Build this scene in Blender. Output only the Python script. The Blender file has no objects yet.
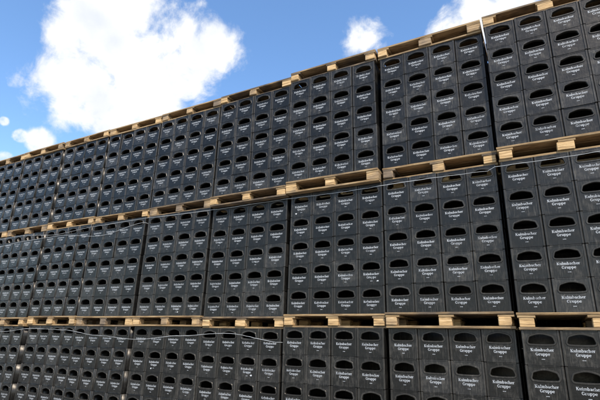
import bpy, bmesh, math, random
import numpy as np
from mathutils import Vector, Matrix
random.seed(11)
scene = bpy.context.scene
col = scene.collection
PITCH = 1.215
TIER = 1.594

# ------------------------------------------------------------------ camera
def basis(yaw, pitch, roll):
    fw = np.array([-math.sin(yaw)*math.cos(pitch), math.cos(yaw)*math.cos(pitch), math.sin(pitch)])
    rt = np.array([math.cos(yaw), math.sin(yaw), 0.0])
    up = np.cross(rt, fw)
    c, s = math.cos(roll), math.sin(roll)
    return rt*c+up*s, up*c-rt*s, fw
def proj(p, P):
    rt, up, fw = basis(p[3], p[4], p[5])
    d = P-np.array(p[:3])
    return 300+p[6]*d.dot(rt)/d.dot(fw), 200-p[6]*d.dot(up)/d.dot(fw)
pts = [
 (0,1.738,515,316),(0,1.594,516,328),(0,3.188,500,165),(0,3.332,498,152),(0,4.782,481,37),
 (-1,1.738,386,316),(-1,3.188,383,181),(-1,3.332,381,168),(-1,4.782,379,58),
 (-2,1.738,283,316),(-2,3.188,287,193),(-2,3.332,288,183),(-2,4.782,290,84),
 (-4,3.332,152,206),(-4,4.782,157,125),(-4,1.738,133,316),
 (-6,4.782,64,149)]
p = [0.0,-4.2,1.6,math.radians(27),math.radians(17),0.0,430.0]
def res(p):
    r=[]
    for (k,z,x,y) in pts:
        u,v = proj(p, np.array([k*PITCH,0,z])); r += [u-x, v-y]
    return np.array(r)
for it in range(40):
    r0 = res(p); J = np.zeros((len(r0),7))
    for i in range(7):
        q=list(p); h=1e-4 if i<6 else 0.01; q[i]+=h
        J[:,i]=(res(q)-r0)/h
    dlt = np.linalg.lstsq(J.T@J+1e-6*np.eye(7), -J.T@r0, rcond=None)[0]
    p = [a+b for a,b in zip(p,dlt)]
rt,up,fw = basis(p[3],p[4],p[5])
cam = bpy.data.cameras.new("camera"); camo = bpy.data.objects.new("camera", cam); col.objects.link(camo)
M = Matrix(((rt[0],up[0],-fw[0],p[0]),(rt[1],up[1],-fw[1],p[1]),(rt[2],up[2],-fw[2],p[2]),(0,0,0,1)))
camo.matrix_world = M
cam.sensor_width=36; cam.lens = 36*p[6]/600; cam.clip_end=5000
scene.camera = camo
def pixdir(x,y):
    d = fw*p[6]+rt*(x-300)-up*(y-200)
    return d/np.linalg.norm(d)

# ------------------------------------------------------------------ materials
def newmat(name):
    m=bpy.data.materials.new(name); m.use_nodes=True
    nt=m.node_tree; b=nt.nodes["Principled BSDF"]; return m,nt,b
def N(nt,t,**kw):
    n=nt.nodes.new(t)
    for k,v in kw.items(): setattr(n,k,v)
    return n
def ramp(nt,stops):
    r=nt.nodes.new("ShaderNodeValToRGB"); e=r.color_ramp.elements
    e[0].position,e[0].color=stops[0][0],stops[0][1]+(1,)
    e[1].position,e[1].color=stops[-1][0],stops[-1][1]+(1,)
    for s in stops[1:-1]:
        x=e.new(s[0]); x.color=s[1]+(1,)
    return r
def math_n(nt,op,a,b=None,clamp=False):
    n=nt.nodes.new("ShaderNodeMath"); n.operation=op; n.use_clamp=clamp
    for i,v in enumerate((a,b)):
        if v is None: continue
        if isinstance(v,(int,float)): n.inputs[i].default_value=v
        else: nt.links.new(v,n.inputs[i])
    return n.outputs[0]
def rnd_value(nt):
    oi=N(nt,"ShaderNodeObjectInfo"); at=N(nt,"ShaderNodeAttribute",attribute_name="shade")
    s=math_n(nt,'ADD',oi.outputs["Random"],at.outputs["Fac"])
    return math_n(nt,'FRACT',s)

def plasticmat(name,edge):
    plastic,nt,b = newmat(name)
    L=nt.links
    rv=rnd_value(nt)
    tc=N(nt,"ShaderNodeNewGeometry")
    n1=N(nt,"ShaderNodeTexNoise"); n1.inputs["Scale"].default_value=11; n1.inputs["Detail"].default_value=4; n1.inputs["Roughness"].default_value=.7
    L.new(tc.outputs["Position"],n1.inputs["Vector"])
    mp=N(nt,"ShaderNodeMapping"); mp.inputs["Scale"].default_value=(90,90,12); mp.inputs["Rotation"].default_value=(0,.12,0); L.new(tc.outputs["Position"],mp.inputs["Vector"])
    n2=N(nt,"ShaderNodeTexNoise"); n2.inputs["Scale"].default_value=1; n2.inputs["Detail"].default_value=3; L.new(mp.outputs[0],n2.inputs["Vector"])
    d1=ramp(nt,[(0.5,(0,0,0)),(0.72,(1,1,1))]); L.new(n1.outputs["Fac"],d1.inputs[0])
    d2=ramp(nt,[(0.52,(0,0,0)),(0.74,(1,1,1))]); L.new(n2.outputs["Fac"],d2.inputs[0])
    dust=math_n(nt,'ADD',math_n(nt,'MULTIPLY',d1.outputs[0],0.5),math_n(nt,'MULTIPLY',d2.outputs[0],0.65),True)
    dust=math_n(nt,'ADD',math_n(nt,'MULTIPLY',dust,math_n(nt,'ADD',math_n(nt,'MULTIPLY',rv,0.95),0.1)),edge,True)
    base=ramp(nt,[(0,(0.0045,0.0044,0.0043)),(0.75,(0.0085,0.0083,0.008)),(1,(0.020,0.0195,0.019))]); L.new(rv,base.inputs[0])
    mx=N(nt,"ShaderNodeMix",data_type='RGBA'); L.new(dust,mx.inputs[0]); L.new(base.outputs[0],mx.inputs[6]); mx.inputs[7].default_value=(0.078,0.070,0.058,1)
    L.new(mx.outputs[2],b.inputs["Base Color"])
    L.new(math_n(nt,'ADD',math_n(nt,'MULTIPLY',n1.outputs["Fac"],0.32),0.18),b.inputs["Roughness"])
    b.inputs["Specular IOR Level"].default_value=.37
    b.inputs["Specular Tint"].default_value=(1,.90,.78,1)
    bp=N(nt,"ShaderNodeBump"); bp.inputs["Strength"].default_value=.35; bp.inputs["Distance"].default_value=.006
    L.new(n1.outputs["Fac"],bp.inputs["Height"]); L.new(bp.outputs[0],b.inputs["Normal"])
    return plastic
plastic=plasticmat("black_plastic",0.0); worn=plasticmat("worn_black_plastic",0.2)

ink,nt,b=newmat("white_print"); L=nt.links
rv=rnd_value(nt)
tc=N(nt,"ShaderNodeNewGeometry"); n1=N(nt,"ShaderNodeTexNoise"); n1.inputs["Scale"].default_value=60; n1.inputs["Detail"].default_value=4
L.new(tc.outputs["Position"],n1.inputs["Vector"])
r=ramp(nt,[(0.28,(0.13,0.13,0.13)),(0.52,(0.47,0.47,0.46))]); L.new(math_n(nt,'ADD',n1.outputs["Fac"],math_n(nt,'MULTIPLY',math_n(nt,'SUBTRACT',rv,.5),.14)),r.inputs[0]); L.new(r.outputs[0],b.inputs["Base Color"]); b.inputs["Roughness"].default_value=.5

def woodmat(name,k):
    m,nt,b=newmat(name); L=nt.links
    oi=N(nt,"ShaderNodeObjectInfo"); tc=N(nt,"ShaderNodeNewGeometry")
    mp=N(nt,"ShaderNodeMapping"); mp.inputs["Scale"].default_value=(4,30,70); L.new(tc.outputs["Position"],mp.inputs["Vector"])
    n1=N(nt,"ShaderNodeTexNoise"); n1.inputs["Scale"].default_value=1; n1.inputs["Detail"].default_value=6; n1.inputs["Roughness"].default_value=.7; L.new(mp.outputs[0],n1.inputs["Vector"])
    n2=N(nt,"ShaderNodeTexNoise"); n2.inputs["Scale"].default_value=5; n2.inputs["Detail"].default_value=4; L.new(tc.outputs["Position"],n2.inputs["Vector"])
    s=lambda c:tuple(x*k for x in c)
    r1=ramp(nt,[(0.33,s((0.10,0.055,0.022))),(0.5,s((0.42,0.26,0.11))),(0.72,s((0.64,0.46,0.25)))]); L.new(n1.outputs["Fac"],r1.inputs[0])
    r2=ramp(nt,[(0.3,s((0.04,0.028,0.018))),(0.7,s((0.24,0.17,0.105)))]); L.new(n1.outputs["Fac"],r2.inputs[0])
    f=math_n(nt,'MULTIPLY',math_n(nt,'ADD',math_n(nt,'MULTIPLY',oi.outputs["Random"],1.7),math_n(nt,'MULTIPLY',math_n(nt,'SUBTRACT',n2.outputs["Fac"],0.72),3.0)),0.95,True)
    mx=N(nt,"ShaderNodeMix",data_type='RGBA'); L.new(f,mx.inputs[0]); L.new(r1.outputs[0],mx.inputs[6]); L.new(r2.outputs[0],mx.inputs[7])
    L.new(mx.outputs[2],b.inputs["Base Color"]); b.inputs["Roughness"].default_value=.85
    bp=N(nt,"ShaderNodeBump"); bp.inputs["Strength"].default_value=.6; bp.inputs["Distance"].default_value=.004
    L.new(n1.outputs["Fac"],bp.inputs["Height"]); L.new(bp.outputs[0],b.inputs["Normal"])
    return m
wood=woodmat("pallet_block_wood",1.2); wood2=woodmat("pallet_board_wood",.68)

strapm,nt,b=newmat("white_twine"); b.inputs["Roughness"].default_value=.5
n1=N(nt,"ShaderNodeTexNoise"); n1.inputs["Scale"].default_value=30
r=ramp(nt,[(0.3,(0.3,0.3,0.28)),(0.7,(0.7,0.7,0.68))]); nt.links.new(n1.outputs["Fac"],r.inputs[0]); nt.links.new(r.outputs[0],b.inputs["Base Color"])

gm,nt,b=newmat("concrete_ground"); L=nt.links
tc=N(nt,"ShaderNodeNewGeometry"); n1=N(nt,"ShaderNodeTexNoise"); n1.inputs["Scale"].default_value=1.5; n1.inputs["Detail"].default_value=4; n1.inputs["Roughness"].default_value=.7
L.new(tc.outputs["Position"],n1.inputs["Vector"])
r=ramp(nt,[(0.3,(0.14,0.135,0.125)),(0.7,(0.27,0.26,0.24))]); L.new(n1.outputs["Fac"],r.inputs[0]); L.new(r.outputs[0],b.inputs["Base Color"]); b.inputs["Roughness"].default_value=.9

# ------------------------------------------------------------------ mesh helpers
class T:   # mesh template
    def __init__(s): s.v=[]; s.f=[]; s.m=[]
    def add(s,v,f,mi=0):
        o=len(s.v); s.v+= [tuple(x) for x in v]; s.f+=[tuple(i+o for i in q) for q in f]; s.m+=[mi]*len(f)
    def box(s,x0,x1,y0,y1,z0,z1,bev=0.0,mi=0):
        bm=bmesh.new(); bmesh.ops.create_cube(bm,size=1)
        for v in bm.verts: v.co=Vector(((x0+x1)/2+v.co.x*(x1-x0),(y0+y1)/2+v.co.y*(y1-y0),(z0+z1)/2+v.co.z*(z1-z0)))
        if bev: bmesh.ops.bevel(bm,geom=bm.edges[:],offset=bev,segments=1,affect='EDGES')
        bm.verts.index_update()
        s.add([v.co[:] for v in bm.verts],[[v.index for v in f.verts] for f in bm.faces],mi); bm.free()
    def join(s,o,mi=None):
        n=len(s.v); s.v+=o.v; s.f+=[tuple(i+n for i in q) for q in o.f]; s.m+=(o.m if mi is None else [mi]*len(o.f))
    def mesh(s,name,mats):
        me=bpy.data.meshes.new(name); me.from_pydata(s.v,[],s.f)
        for m in mats: me.materials.append(m)
        me.polygons.foreach_set("material_index",s.m); me.update(); return me
def curve_plate(loops,depth,bev,ycen):
    cu=bpy.data.curves.new("tmp",'CURVE'); cu.dimensions='2D'; cu.fill_mode='BOTH'
    cu.extrude=depth/2-bev; cu.bevel_depth=bev; cu.bevel_resolution=0
    for lp in loops:
        sp=cu.splines.new('POLY'); sp.points.add(len(lp)-1)
        for q,pt in zip(sp.points,lp): q.co=(pt[0],pt[1],0,1)
        sp.use_cyclic_u=True
    ob=bpy.data.objects.new("tmp",cu); col.objects.link(ob)
    me=bpy.data.meshes.new_from_object(ob.evaluated_get(bpy.context.evaluated_depsgraph_get()))
    t=T(); t.add([(v.co.x,ycen-v.co.z,v.co.y) for v in me.vertices],[list(q.vertices) for q in me.polygons])
    bpy.data.objects.remove(ob); bpy.data.meshes.remove(me); bpy.data.curves.remove(cu)
    return t

# handle opening outline (x,z)
def hole(grow=0.0):
    P=[]
    W,w,z0,z1=0.103+grow,0.095+grow,0.172-grow,0.238+grow
    def corner(cx,cz,r,a0,a1,n=3):
        for i in range(n+1):
            a=math.radians(a0+(a1-a0)*i/n); P.append((cx+r*math.cos(a),cz+r*math.sin(a)))
    r=0.017+grow; r2=0.026+grow
    corner(W-r,z0+r,r,-90,0)
    corner(w-r2,z1-r2,r2,8,78)
    for i in range(1,8):
        x=(w-r2)*(1-2*i/8); P.append((x,z1+0.016*(1-(x/(w-r2))**2)))
    corner(-(w-r2),z1-r2,r2,102,172)
    corner(-(W-r),z0+r,r,180,270)
    for i in range(1,6):
        x=-(W-r)*(1-2*i/6); P.append((x,z0-0.003*(1-(x/(W-r))**2)))
    return P
HW,HH=0.1455,0.2892
body=T()
body.join(curve_plate([[(-.126,.008),(.126,.008),(.126,.281),(-.126,.281)],hole()[::-1]],0.006,0.0012,0.009))
for sx in(-1,1):
    a,bx=sorted((sx*0.1245,sx*HW)); body.box(a,bx,0,0.022,0.0,0.2885,.0045,mi=1)
    a,bx=sorted((sx*(HW-0.008),sx*(HW-0.003))); body.box(a,bx,0.022,0.38,0.004,0.286)
    a,bx=sorted((sx*0.1245,sx*HW)); body.box(a,bx,0.378,0.4,0.004,0.286)
body.box(-.1243,.1243,0.003,0.02,0.278,HH,.0012)
body.box(-.1243,.1243,0.0045,0.02,0.0,0.0095,.0012)
body.box(-.124,.124,0.389,0.395,0.012,0.278)
body.box(-.124,.124,0.38,0.399,0.275,HH)
body.box(-HW+.009,HW-.009,0.0225,0.3775,0.010,0.018)
for x in (-.075,0,.075): body.box(x-.0015,x+.0015,0.0225,0.3775,0.018,0.160)
for y in (0.09,0.16,0.23,0.31): body.box(-HW+.009,HW-.009,y-.0015,y+.0015,0.018,0.155)
handle=curve_plate([hole(0.009),hole(0.0)[::-1]],0.034,0.0032,0.0165)

# serif lettering ---------------------------------------------------
def glyphs():
    G={}
    def arc(cx,cy,rx,ry,a0,a1,wt,wn,n=9):
        out=[]
        for i in range(n+1):
            a=math.radians(a0+(a1-a0)*i/n)
            w=wn+(wt-wn)*abs(math.cos(a)); out.append((cx+rx*math.cos(a),cy+ry*math.sin(a),w))
        return out
    TK,TN,SH=.175,.078,.07
    def ser(x0,x1,y): return [(x0,y,SH),(x1,y,SH)]
    def stem(x,y0,y1,w=TK): return [(x,y0,w),(x,y1,w)]
    b=SH/2; xh=.70
    G['K']=(.92,[stem(.19,0,1),ser(.02,.36,b),ser(.02,.36,1-b),[(.28,.42,TN),(.66,.97,TN)],ser(.52,.86,1-b),[(.40,.58,TK),(.72,.03,TK)],ser(.54,.92,b)])
    G['u']=(.76,[stem(.17,.18,xh),[(.17,.2,TK),(.22,.09,.13),(.33,.06,.1),(.46,.1,.09),(.56,.2,TN)],stem(.57,0,xh),ser(.02,.17,xh-b),ser(.42,.57,xh-b),ser(.57,.74,b)])
    G['l']=(.40,[stem(.19,0,1.03),ser(.02,.37,b),ser(.03,.19,1.03-b)])
    G['m']=(1.14,[stem(.18,0,xh),ser(.02,.34,b),ser(.03,.18,xh-b),[(.2,.5,TN),(.32,.64,.09),(.45,.65,.12),(.56,.5,TK)],stem(.56,0,.52),ser(.42,.71,b),[(.58,.5,TN),(.70,.64,.09),(.83,.65,.12),(.94,.5,TK)],stem(.94,0,.52),ser(.80,1.1,b)])
    G['b']=(.74,[stem(.17,0,1.03),ser(.01,.17,1.03-b),arc(.36,.34,.24,.31,-170,170,TK,TN,12)])
    G['a']=(.68,[[(.10,.54,.13),(.18,.64,.09),(.32,.66,.1),(.44,.6,.15),(.46,.46,TK)],stem(.46,.06,.5),[(.46,.06,.13),(.53,.04,.1),(.64,.06,.06)],[(.44,.4,TN),(.26,.34,.1),(.15,.2,.17),(.2,.08,.11),(.3,.06,.09),(.44,.16,TN)]])
    G['c']=(.62,[arc(.35,.34,.24,.31,50,315,TK,TN,10),[(.44,.52,.15),(.52,.52,.13)]])
    G['h']=(.80,[stem(.17,0,1.03),ser(.01,.34,b),ser(.01,.17,1.03-b),[(.2,.5,TN),(.34,.64,.09),(.48,.65,.12),(.59,.5,TK)],stem(.59,0,.52),ser(.44,.76,b)])
    G['e']=(.66,[arc(.34,.34,.24,.31,5,320,TK,TN,11),[(.12,.37,.07),(.57,.37,.07)]])
    G['r']=(.58,[stem(.17,0,xh),ser(.02,.36,b),ser(.02,.17,xh-b),[(.22,.48,TN),(.34,.63,.1),(.44,.62,.14),(.52,.56,.14)]])
    G['G']=(.96,[arc(.47,.5,.34,.46,48,330,TK,TN,12),stem(.74,.1,.42),ser(.56,.90,.42),stem(.73,.68,.95,.09)])
    G['p']=(.76,[stem(.17,-.32,xh),ser(.01,.35,-.32+b),ser(.01,.17,xh-b),arc(.37,.34,.24,.31,-170,170,TK,TN,12)])
    return G
G=glyphs()
def ribbon(t,pts,ox,oz,sc,y):
    n=len(pts); V=[]
    for i,(x,z,w) in enumerate(pts):
        a=pts[max(i-1,0)]; c=pts[min(i+1,n-1)]
        dx,dz=c[0]-a[0],c[1]-a[1]; l=math.hypot(dx,dz) or 1
        nx,nz=-dz/l,dx/l
        V.append((ox+(x+nx*w/2)*sc,y,oz+(z+nz*w/2)*sc)); V.append((ox+(x-nx*w/2)*sc,y,oz+(z-nz*w/2)*sc))
    F=[(2*i,2*i+1,2*i+3,2*i+2) for i in range(n-1)]
    t.add(V,F)
YF=0.006-0.0004
def write(letter,word,cap,z,spacing=0.0):
    sc=cap; W=sum(G[c][0]+spacing for c in word)*sc; x=-W/2; k=0
    for c in word:
        for st in G[c][1]:
            ribbon(letter,st,x,z,sc,YF-0.00006*k); k=(k+1)%17
        x+=(G[c][0]+spacing)*sc
letA=T(); letB=T(); mark=T()
write(letA,"Kulmbacher",0.0243,0.114)
write(letB,"Gruppe",0.0243,0.080)
for i in range(3): mark.box(-.012+i*.009,-.006+i*.009,YF-.0003,YF+.0001,.048,.053)

# ------------------------------------------------------------------ crates
body_me=body.mesh("beer_crate",[plastic,worn]); handle_me=handle.mesh("handle",[worn]); letA_me=letA.mesh("lettering",[ink]); letB_me=letB.mesh("lettering",[ink]); mark_me=mark.mesh("small_print",[ink])
full=T(); full.join(body); full.join(handle,1); full.join(letA,2); full.join(letB,2); full.join(mark,2)
NR,NL=2,11
mods=list(range(-NL,NR))
jit={}; zs={}; zc={}; lean={}
for i in mods:
    acc=0
    for t in range(4):
        jit[(i,t)]=[random.uniform(-.018,.018),random.uniform(-.038,.038)]
        lean[(i,t)]=random.uniform(-.010,.010)
        s=random.uniform(.90,1.06); zs[(i,t)]=s
        zb=t*TIER+acc; acc+=(s-1)*.144; zc[(i,t)]=(zb,t*TIER+.144+acc)
for t in range(4): jit[(0,t)]=[0.004,-0.09]; jit[(1,t)]=[0.0,-0.07]; jit[(-1,t)][0]*=.4
stuffF=[]; stuffB=[]; N_ind=0
CP=.2955
colj={(i,t,c):(random.uniform(-.0022,.0022),random.uniform(-.008,.008)) for i in mods for t in range(3) for c in range(4)}
def place(i,t,r,c):
    jx,jy=jit[(i,t)]; cx,cy=colj[(i,t,c)]
    x=i*PITCH+0.0075+.6+CP*(c-1.5)+jx+cx*.6+lean[(i,t)]*(r-2)*.29+random.uniform(-.0010,.0010)
    y=jy+cy+random.uniform(-.005,.005)
    z=zc[(i,t)][1]+0.29*r+0.0005
    return Vector((x,y,z)), random.uniform(-.010,.010)
def visible_individual(i,t,r):
    if -4<=i<=0: return t>0 or r>=2
    if i==-5: return t>0
    return False
inds=[]
for i in mods:
    for t in range(3):
        for r in range(5):
            for c in range(4):
                loc,rz=place(i,t,r,c)
                if visible_individual(i,t,r) and not(i==0 and c==3 and t<2):
                    o=bpy.data.objects.new("beer_crate",body_me); col.objects.link(o)
                    o.location=loc; o.rotation_euler=(0,0,rz)
                    o["label"]="black plastic beer crate with white lettering, stacked on a wooden pallet"
                    o["category"]="beer crate"; o["group"]="beer crates stacked on pallets"
                    for nm,me in(("handle",handle_me),("lettering",letA_me),("lettering",letB_me),("small_print",mark_me)):
                        q=bpy.data.objects.new(nm,me); col.objects.link(q); q.parent=o
                    N_ind+=1; inds.append(((i,t,r,c),o))
                else: stuffF.append((loc,rz))
                stuffB.append((loc+Vector((0,0.402,0)),rz))
# torn remains of paper stickers on a few crates
paper,nt,b=newmat("torn_paper"); b.inputs["Roughness"].default_value=.8
n1=N(nt,"ShaderNodeTexNoise"); n1.inputs["Scale"].default_value=40
r=ramp(nt,[(0.35,(0.3,0.29,0.27)),(0.6,(0.72,0.71,0.68))]); nt.links.new(n1.outputs["Fac"],r.inputs[0]); nt.links.new(r.outputs[0],b.inputs["Base Color"])
look=dict(inds)
for key,(px,pz) in {(-4,0,3,1):(-.04,.045),(-3,0,3,2):(.06,.06),(-2,1,1,3):(.07,.05),(-4,1,0,2):(.03,.05),(-1,0,2,0):(.05,.05),(-2,1,4,0):(-.07,.04)}.items():
    t=T(); n=11; V=[]
    for k in range(n):
        a=2*math.pi*k/n; rr=random.uniform(.005,.013); V.append((px+rr*1.3*math.cos(a),YF-.0015,pz+rr*math.sin(a)))
    t.add(V+[(px,YF-.003,pz)],[(k,(k+1)%n,n) for k in range(n)])
    q=bpy.data.objects.new("torn_sticker",t.mesh("torn_sticker",[paper])); col.objects.link(q); q.parent=look[key]
    look[key]["label"]="black beer crate with white lettering and a torn paper sticker"
def mass(name,tmpl,places):
    v=np.array(tmpl.v); nv=len(v); ls=np.array([len(f) for f in tmpl.f]); idx=np.concatenate([np.array(f) for f in tmpl.f]); K=len(places)
    V=np.empty((K,nv,3)); SH=np.empty((K,nv))
    for k,(loc,rz) in enumerate(places):
        c,s=math.cos(rz),math.sin(rz)
        V[k,:,0]=v[:,0]*c-v[:,1]*s+loc.x; V[k,:,1]=v[:,0]*s+v[:,1]*c+loc.y; V[k,:,2]=v[:,2]+loc.z
        SH[k,:]=random.random()
    me=bpy.data.meshes.new(name); me.vertices.add(K*nv); me.vertices.foreach_set("co",V.ravel())
    li=(idx[None,:]+(np.arange(K)*nv)[:,None]).ravel(); me.loops.add(len(li)); me.loops.foreach_set("vertex_index",li)
    LS=np.tile(ls,K); me.polygons.add(len(LS)); st=np.concatenate([[0],np.cumsum(LS)[:-1]]); me.polygons.foreach_set("loop_start",st)
    for m in (plastic,worn,ink): me.materials.append(m)
    me.polygons.foreach_set("material_index",np.tile(np.array(tmpl.m),K))
    at=me.attributes.new("shade",'FLOAT','POINT'); at.data.foreach_set("value",SH.ravel())
    me.update(calc_edges=True); me.validate()
    return me
me=mass("more_beer_crates",full,stuffF)
o=bpy.data.objects.new("beer_crate_mass",me); col.objects.link(o)
o["kind"]="stuff"; o["label"]="many more black plastic beer crates stacked along the wall of pallets"; o["category"]="beer crates"
# rows behind: plain crate shells (walls, rim, floor)
shell=T()
for a,bb in((-HW,-HW+.006),(HW-.006,HW)): shell.box(a,bb,0,.4,0,.28)
shell.box(-HW+.0065,HW-.0065,0.002,.008,.001,.28); shell.box(-HW+.0065,HW-.0065,.392,.398,.001,.28); shell.box(-HW+.0065,HW-.0065,.0085,.3915,.004,.012)
shell.box(-HW-.001,HW+.001,-.001,.012,.2805,.2898)
rear_sky_block=[]  # added unseen crate rows that stop sky light leaking through the pallet openings
for k in range(int((NL+NR)*4.05)):
    for r in range(17):
        rear_sky_block.append((Vector((-NL*PITCH+.2+.2945*k+random.uniform(-.0005,.0005),.862,r*.29)),0))
        if r in(5,6,10,11,16): rear_sky_block.append((Vector((-NL*PITCH+.35+.2945*k,1.27,r*.29)),0))
for k in range(4):
    for r in range(17): rear_sky_block.append((Vector((-NL*PITCH+.2+.2945*(int((NL+NR)*4.05)+k),.862,r*.29)),0))
me=mass("back_row",shell,stuffB+rear_sky_block)
o=bpy.data.objects.new("back_crate_mass",me); col.objects.link(o)
o["kind"]="stuff"; o["label"]="hidden back row of black beer crates, plus added rear rows blocking sky light"; o["category"]="beer crates"

# ------------------------------------------------------------------ pallets
def bx(*a,bev=.003):
    t=T(); t.box(*a,bev=bev); return t
decks=[]
for v in range(5):
    deck=T()
    for k,(y0,y1) in enumerate(((0,.145),(.17,.27),(.3275,.4725),(.53,.63),(.655,.8))):
        a=random.uniform(-.006,.006); deck.box(random.uniform(-.008,.004),1.2+random.uniform(-.008,.006),y0+a if k else y0+random.uniform(-.012,.008),y1,.122+random.uniform(0,.003),.144,bev=.003)
    decks.append(deck.mesh("deck",[wood2]))
deck=T()
for k in range(6): deck.box(0,1.2,.1335*k,.1335*k+.131,.122,.144,bev=.002)  # board gaps closed up to keep sky light out of the top crates
decktop_me=deck.mesh("deck",[wood2])
st=T()
for x in(0,.5275,1.055): st.box(x+.001,x+.144,.001,.799,.1,.1215,bev=.002)
st_me=st.mesh("stringer",[wood2])
blks=[bx(0,.143,0,.1,.0225,.0995,bev=.004).mesh("block",[wood]),bx(.012,.131,0.004,.1,.0225,.0995,bev=.004).mesh("block",[wood]),bx(.003,.115,-0.006,.1,.0225,.0995,bev=.007).mesh("block",[wood])]
bases=[]
for v in range(3):
    base=T()
    for k,(y0,y1) in enumerate(((0.012,.1),(.3275,.4725),(.7,.798))): base.box(0.002+random.uniform(-.006,.004),1.198,y0+(random.uniform(-.012,.012) if k==0 else 0),y1,0,.022-random.uniform(0,.003),bev=.002)
    bases.append(base.mesh("base_board",[wood2]))
for i in mods:
    for t in range(4):
        jx,jy=jit[(i,t)] if t<3 else (jit[(i,2)][0]+random.uniform(-.01,.01),jit[(i,2)][1]+random.uniform(-.01,.01))
        e=bpy.data.objects.new("pallet",None); col.objects.link(e); e.empty_display_size=.2
        e.location=(i*PITCH+.0075+jx*.6+random.uniform(-.006,.006), jy-.010+random.uniform(-.03,.015), zc[(i,t)][0])
        e.rotation_euler=(0,0,random.uniform(-.014,.014)); e.scale=(1,1,zs[(i,t)])
        e["category"]="pallet"; e["group"]="wooden pallets between the crates"
        e["label"]="empty wooden pallet lying on top of the stacked crates" if t==3 else "weathered wooden pallet carrying stacked black beer crates"
        for nm,me in(("deck",decktop_me if t==3 else random.choice(decks)),("stringer",st_me),("base_board",random.choice(bases))):
            q=bpy.data.objects.new(nm,me); col.objects.link(q); q.parent=e
        for xx in(0.001,.5285,1.056):
            for yy in(.001,.35,.699):
                q=bpy.data.objects.new("block",random.choice(blks)); col.objects.link(q); q.parent=e; q.location=(xx+(random.uniform(-.02,.02) if xx==.5285 else 0),yy,0)

# ------------------------------------------------------------------ binding twine
def twine(pts,name,label,rad=.0022):
    cu=bpy.data.curves.new(name,'CURVE'); cu.dimensions='3D'; cu.bevel_depth=rad; cu.bevel_resolution=1
    sp=cu.splines.new('POLY'); sp.points.add(len(pts)-1)
    for q,pt in zip(sp.points,pts): q.co=(*pt,1)
    ob=bpy.data.objects.new("tmp",cu); col.objects.link(ob)
    me=bpy.data.meshes.new_from_object(ob.evaluated_get(bpy.context.evaluated_depsgraph_get())); bpy.data.objects.remove(ob)
    me.materials.clear(); me.materials.append(strapm)
    o=bpy.data.objects.new(name,me); col.objects.link(o)
    o["label"]=label; o["category"]="twine"; o["group"]="white twine around the crate stacks"
def long_twine(i0,i1,t,drops,label):
    P=[]; n=len(drops)-1; S=14*n; x0=i0*PITCH+.006; x1=i1*PITCH-.004
    P.append((x0-.002,.3,t*TIER+1.594-drops[0]))
    for k in range(S+1):
        u=k/S*n; a=min(int(u),n-1); f=u-a; f=f*f*(3-2*f)
        d=drops[a]*(1-f)+drops[a+1]*f
        x=x0+(x1-x0)*k/S
        cl=lambda q:max(-NL,min(NR-1,math.floor(q/PITCH)))
        jy=min(jit[(cl(x),t)][1], jit[(cl(x-.1),t)][1], jit[(cl(x+.1),t)][1])
        P.append((x,jy-.018,t*TIER+1.594-d+random.uniform(-.002,.002)))
    P.append((x1+.002,.3,P[-1][2]))
    twine(P,"binding_twine",label)
long_twine(-10,2,1,[.09,.03,.11,.06,.04,.10,.05,.035,.05,.04,.055,.045,.06,.05,.055],"long taut white twine along the top crates below the pallets")
long_twine(-8,-4,1,[.12,.20,.15,.13,.22,.10],"slack white twine along the top crate layer")
long_twine(-9,-2,0,[.03,.05,.035,.07,.10,.045,.06,.13,.17,.11,.07,.16],"loose sagging white twine along the top crate layer")

# ------------------------------------------------------------------ ground
t=T(); t.add([(-1500,-1500,0),(1500,-1500,0),(1500,1500,0),(-1500,1500,0)],[(0,1,2,3)])
g=bpy.data.objects.new("ground",t.mesh("ground",[gm])); col.objects.link(g); g["kind"]="structure"; g.location.z=-.002

# ------------------------------------------------------------------ light
S=Vector((0.50,-0.66,0.95)).normalized()
sl=bpy.data.lights.new("sun",'SUN'); sl.energy=4.9; sl.angle=math.radians(.5); sl.color=(1,.94,.85)
so=bpy.data.objects.new("sun",sl); col.objects.link(so); so.rotation_euler=S.to_track_quat('Z','Y').to_euler(); so.location=(5,-10,12)
w=bpy.data.worlds.new("World"); scene.world=w; w.use_nodes=True; nt=w.node_tree; L=nt.links
w.cycles.sampling_method='MANUAL'; w.cycles.sample_map_resolution=256
bg=nt.nodes["Background"]; bg.inputs["Strength"].default_value=.12
sky=N(nt,"ShaderNodeTexSky"); sky.sky_type='NISHITA'; sky.sun_disc=False
sky.sun_elevation=math.asin(S.z); sky.sun_rotation=math.atan2(S.x,S.y); sky.air_density=1.0; sky.dust_density=1.0; sky.ozone_density=1.9
hs=N(nt,"ShaderNodeHueSaturation"); hs.inputs["Saturation"].default_value=1.14; hs.inputs["Value"].default_value=2.5; L.new(sky.outputs[0],hs.inputs["Color"])
tc=N(nt,"ShaderNodeTexCoord"); D=tc.outputs["Generated"]
blobs=[(115,12,38),(92,48,36),(82,82,36),(130,70,46),(180,62,38),(215,48,22),(75,108,22),(118,108,28),(158,95,26),
 (362,36,18),(446,32,16),(482,18,22),(515,3,20),
 (40,141,11),(20,136,6),(6,160,8),(4,121,4)]
cur=None
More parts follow.
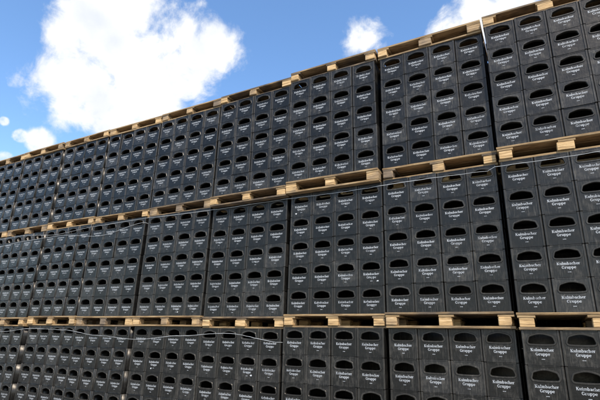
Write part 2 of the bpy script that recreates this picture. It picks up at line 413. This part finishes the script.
for (x,y,r) in blobs:
    c=pixdir(x,y); rad=float(np.linalg.norm(pixdir(x+r,y)-c)+np.linalg.norm(pixdir(x,y+r)-c))/2
    vm=N(nt,"ShaderNodeVectorMath",operation='DISTANCE'); L.new(D,vm.inputs[0]); vm.inputs[1].default_value=tuple(float(v) for v in c)
    v=math_n(nt,'SUBTRACT',1.0,math_n(nt,'DIVIDE',vm.outputs["Value"],rad*1.45))
    v=math_n(nt,'MAXIMUM',v,-1.0)
    if r<15: v=math_n(nt,'MINIMUM',v,.3)
    if cur is None: cur=v
    else:
        n=N(nt,"ShaderNodeMath",operation='SMOOTH_MAX'); L.new(cur,n.inputs[0]); L.new(v,n.inputs[1]); n.inputs[2].default_value=.2; cur=n.outputs[0]
nz=N(nt,"ShaderNodeTexNoise"); nz.inputs["Scale"].default_value=13; nz.inputs["Detail"].default_value=9; nz.inputs["Roughness"].default_value=.61; nz.inputs["Distortion"].default_value=.25; L.new(D,nz.inputs["Vector"])
dens=math_n(nt,'ADD',math_n(nt,'MINIMUM',cur,.6),math_n(nt,'MULTIPLY',math_n(nt,'SUBTRACT',nz.outputs["Fac"],.5),1.9))
mr=N(nt,"ShaderNodeMapRange",interpolation_type='SMOOTHSTEP'); L.new(dens,mr.inputs[0]); mr.inputs[1].default_value=-.05; mr.inputs[2].default_value=.50
nz2=N(nt,"ShaderNodeTexNoise"); nz2.inputs["Scale"].default_value=9; nz2.inputs["Detail"].default_value=6
mpn=N(nt,"ShaderNodeMapping"); mpn.inputs["Location"].default_value=(.3,.1,.22); L.new(D,mpn.inputs[0]); L.new(mpn.outputs[0],nz2.inputs["Vector"])
cr=ramp(nt,[(0.30,(7.3,7.7,8.3)),(0.5,(9.0,9.1,9.2))]); L.new(nz2.outputs["Fac"],cr.inputs[0])
mx=N(nt,"ShaderNodeMix",data_type='RGBA'); L.new(mr.outputs[0],mx.inputs[0]); L.new(hs.outputs[0],mx.inputs[6]); L.new(cr.outputs[0],mx.inputs[7])
L.new(mx.outputs[2],bg.inputs["Color"])
scene.view_settings.view_transform='Standard'; scene.view_settings.look='None'; scene.view_settings.exposure=0
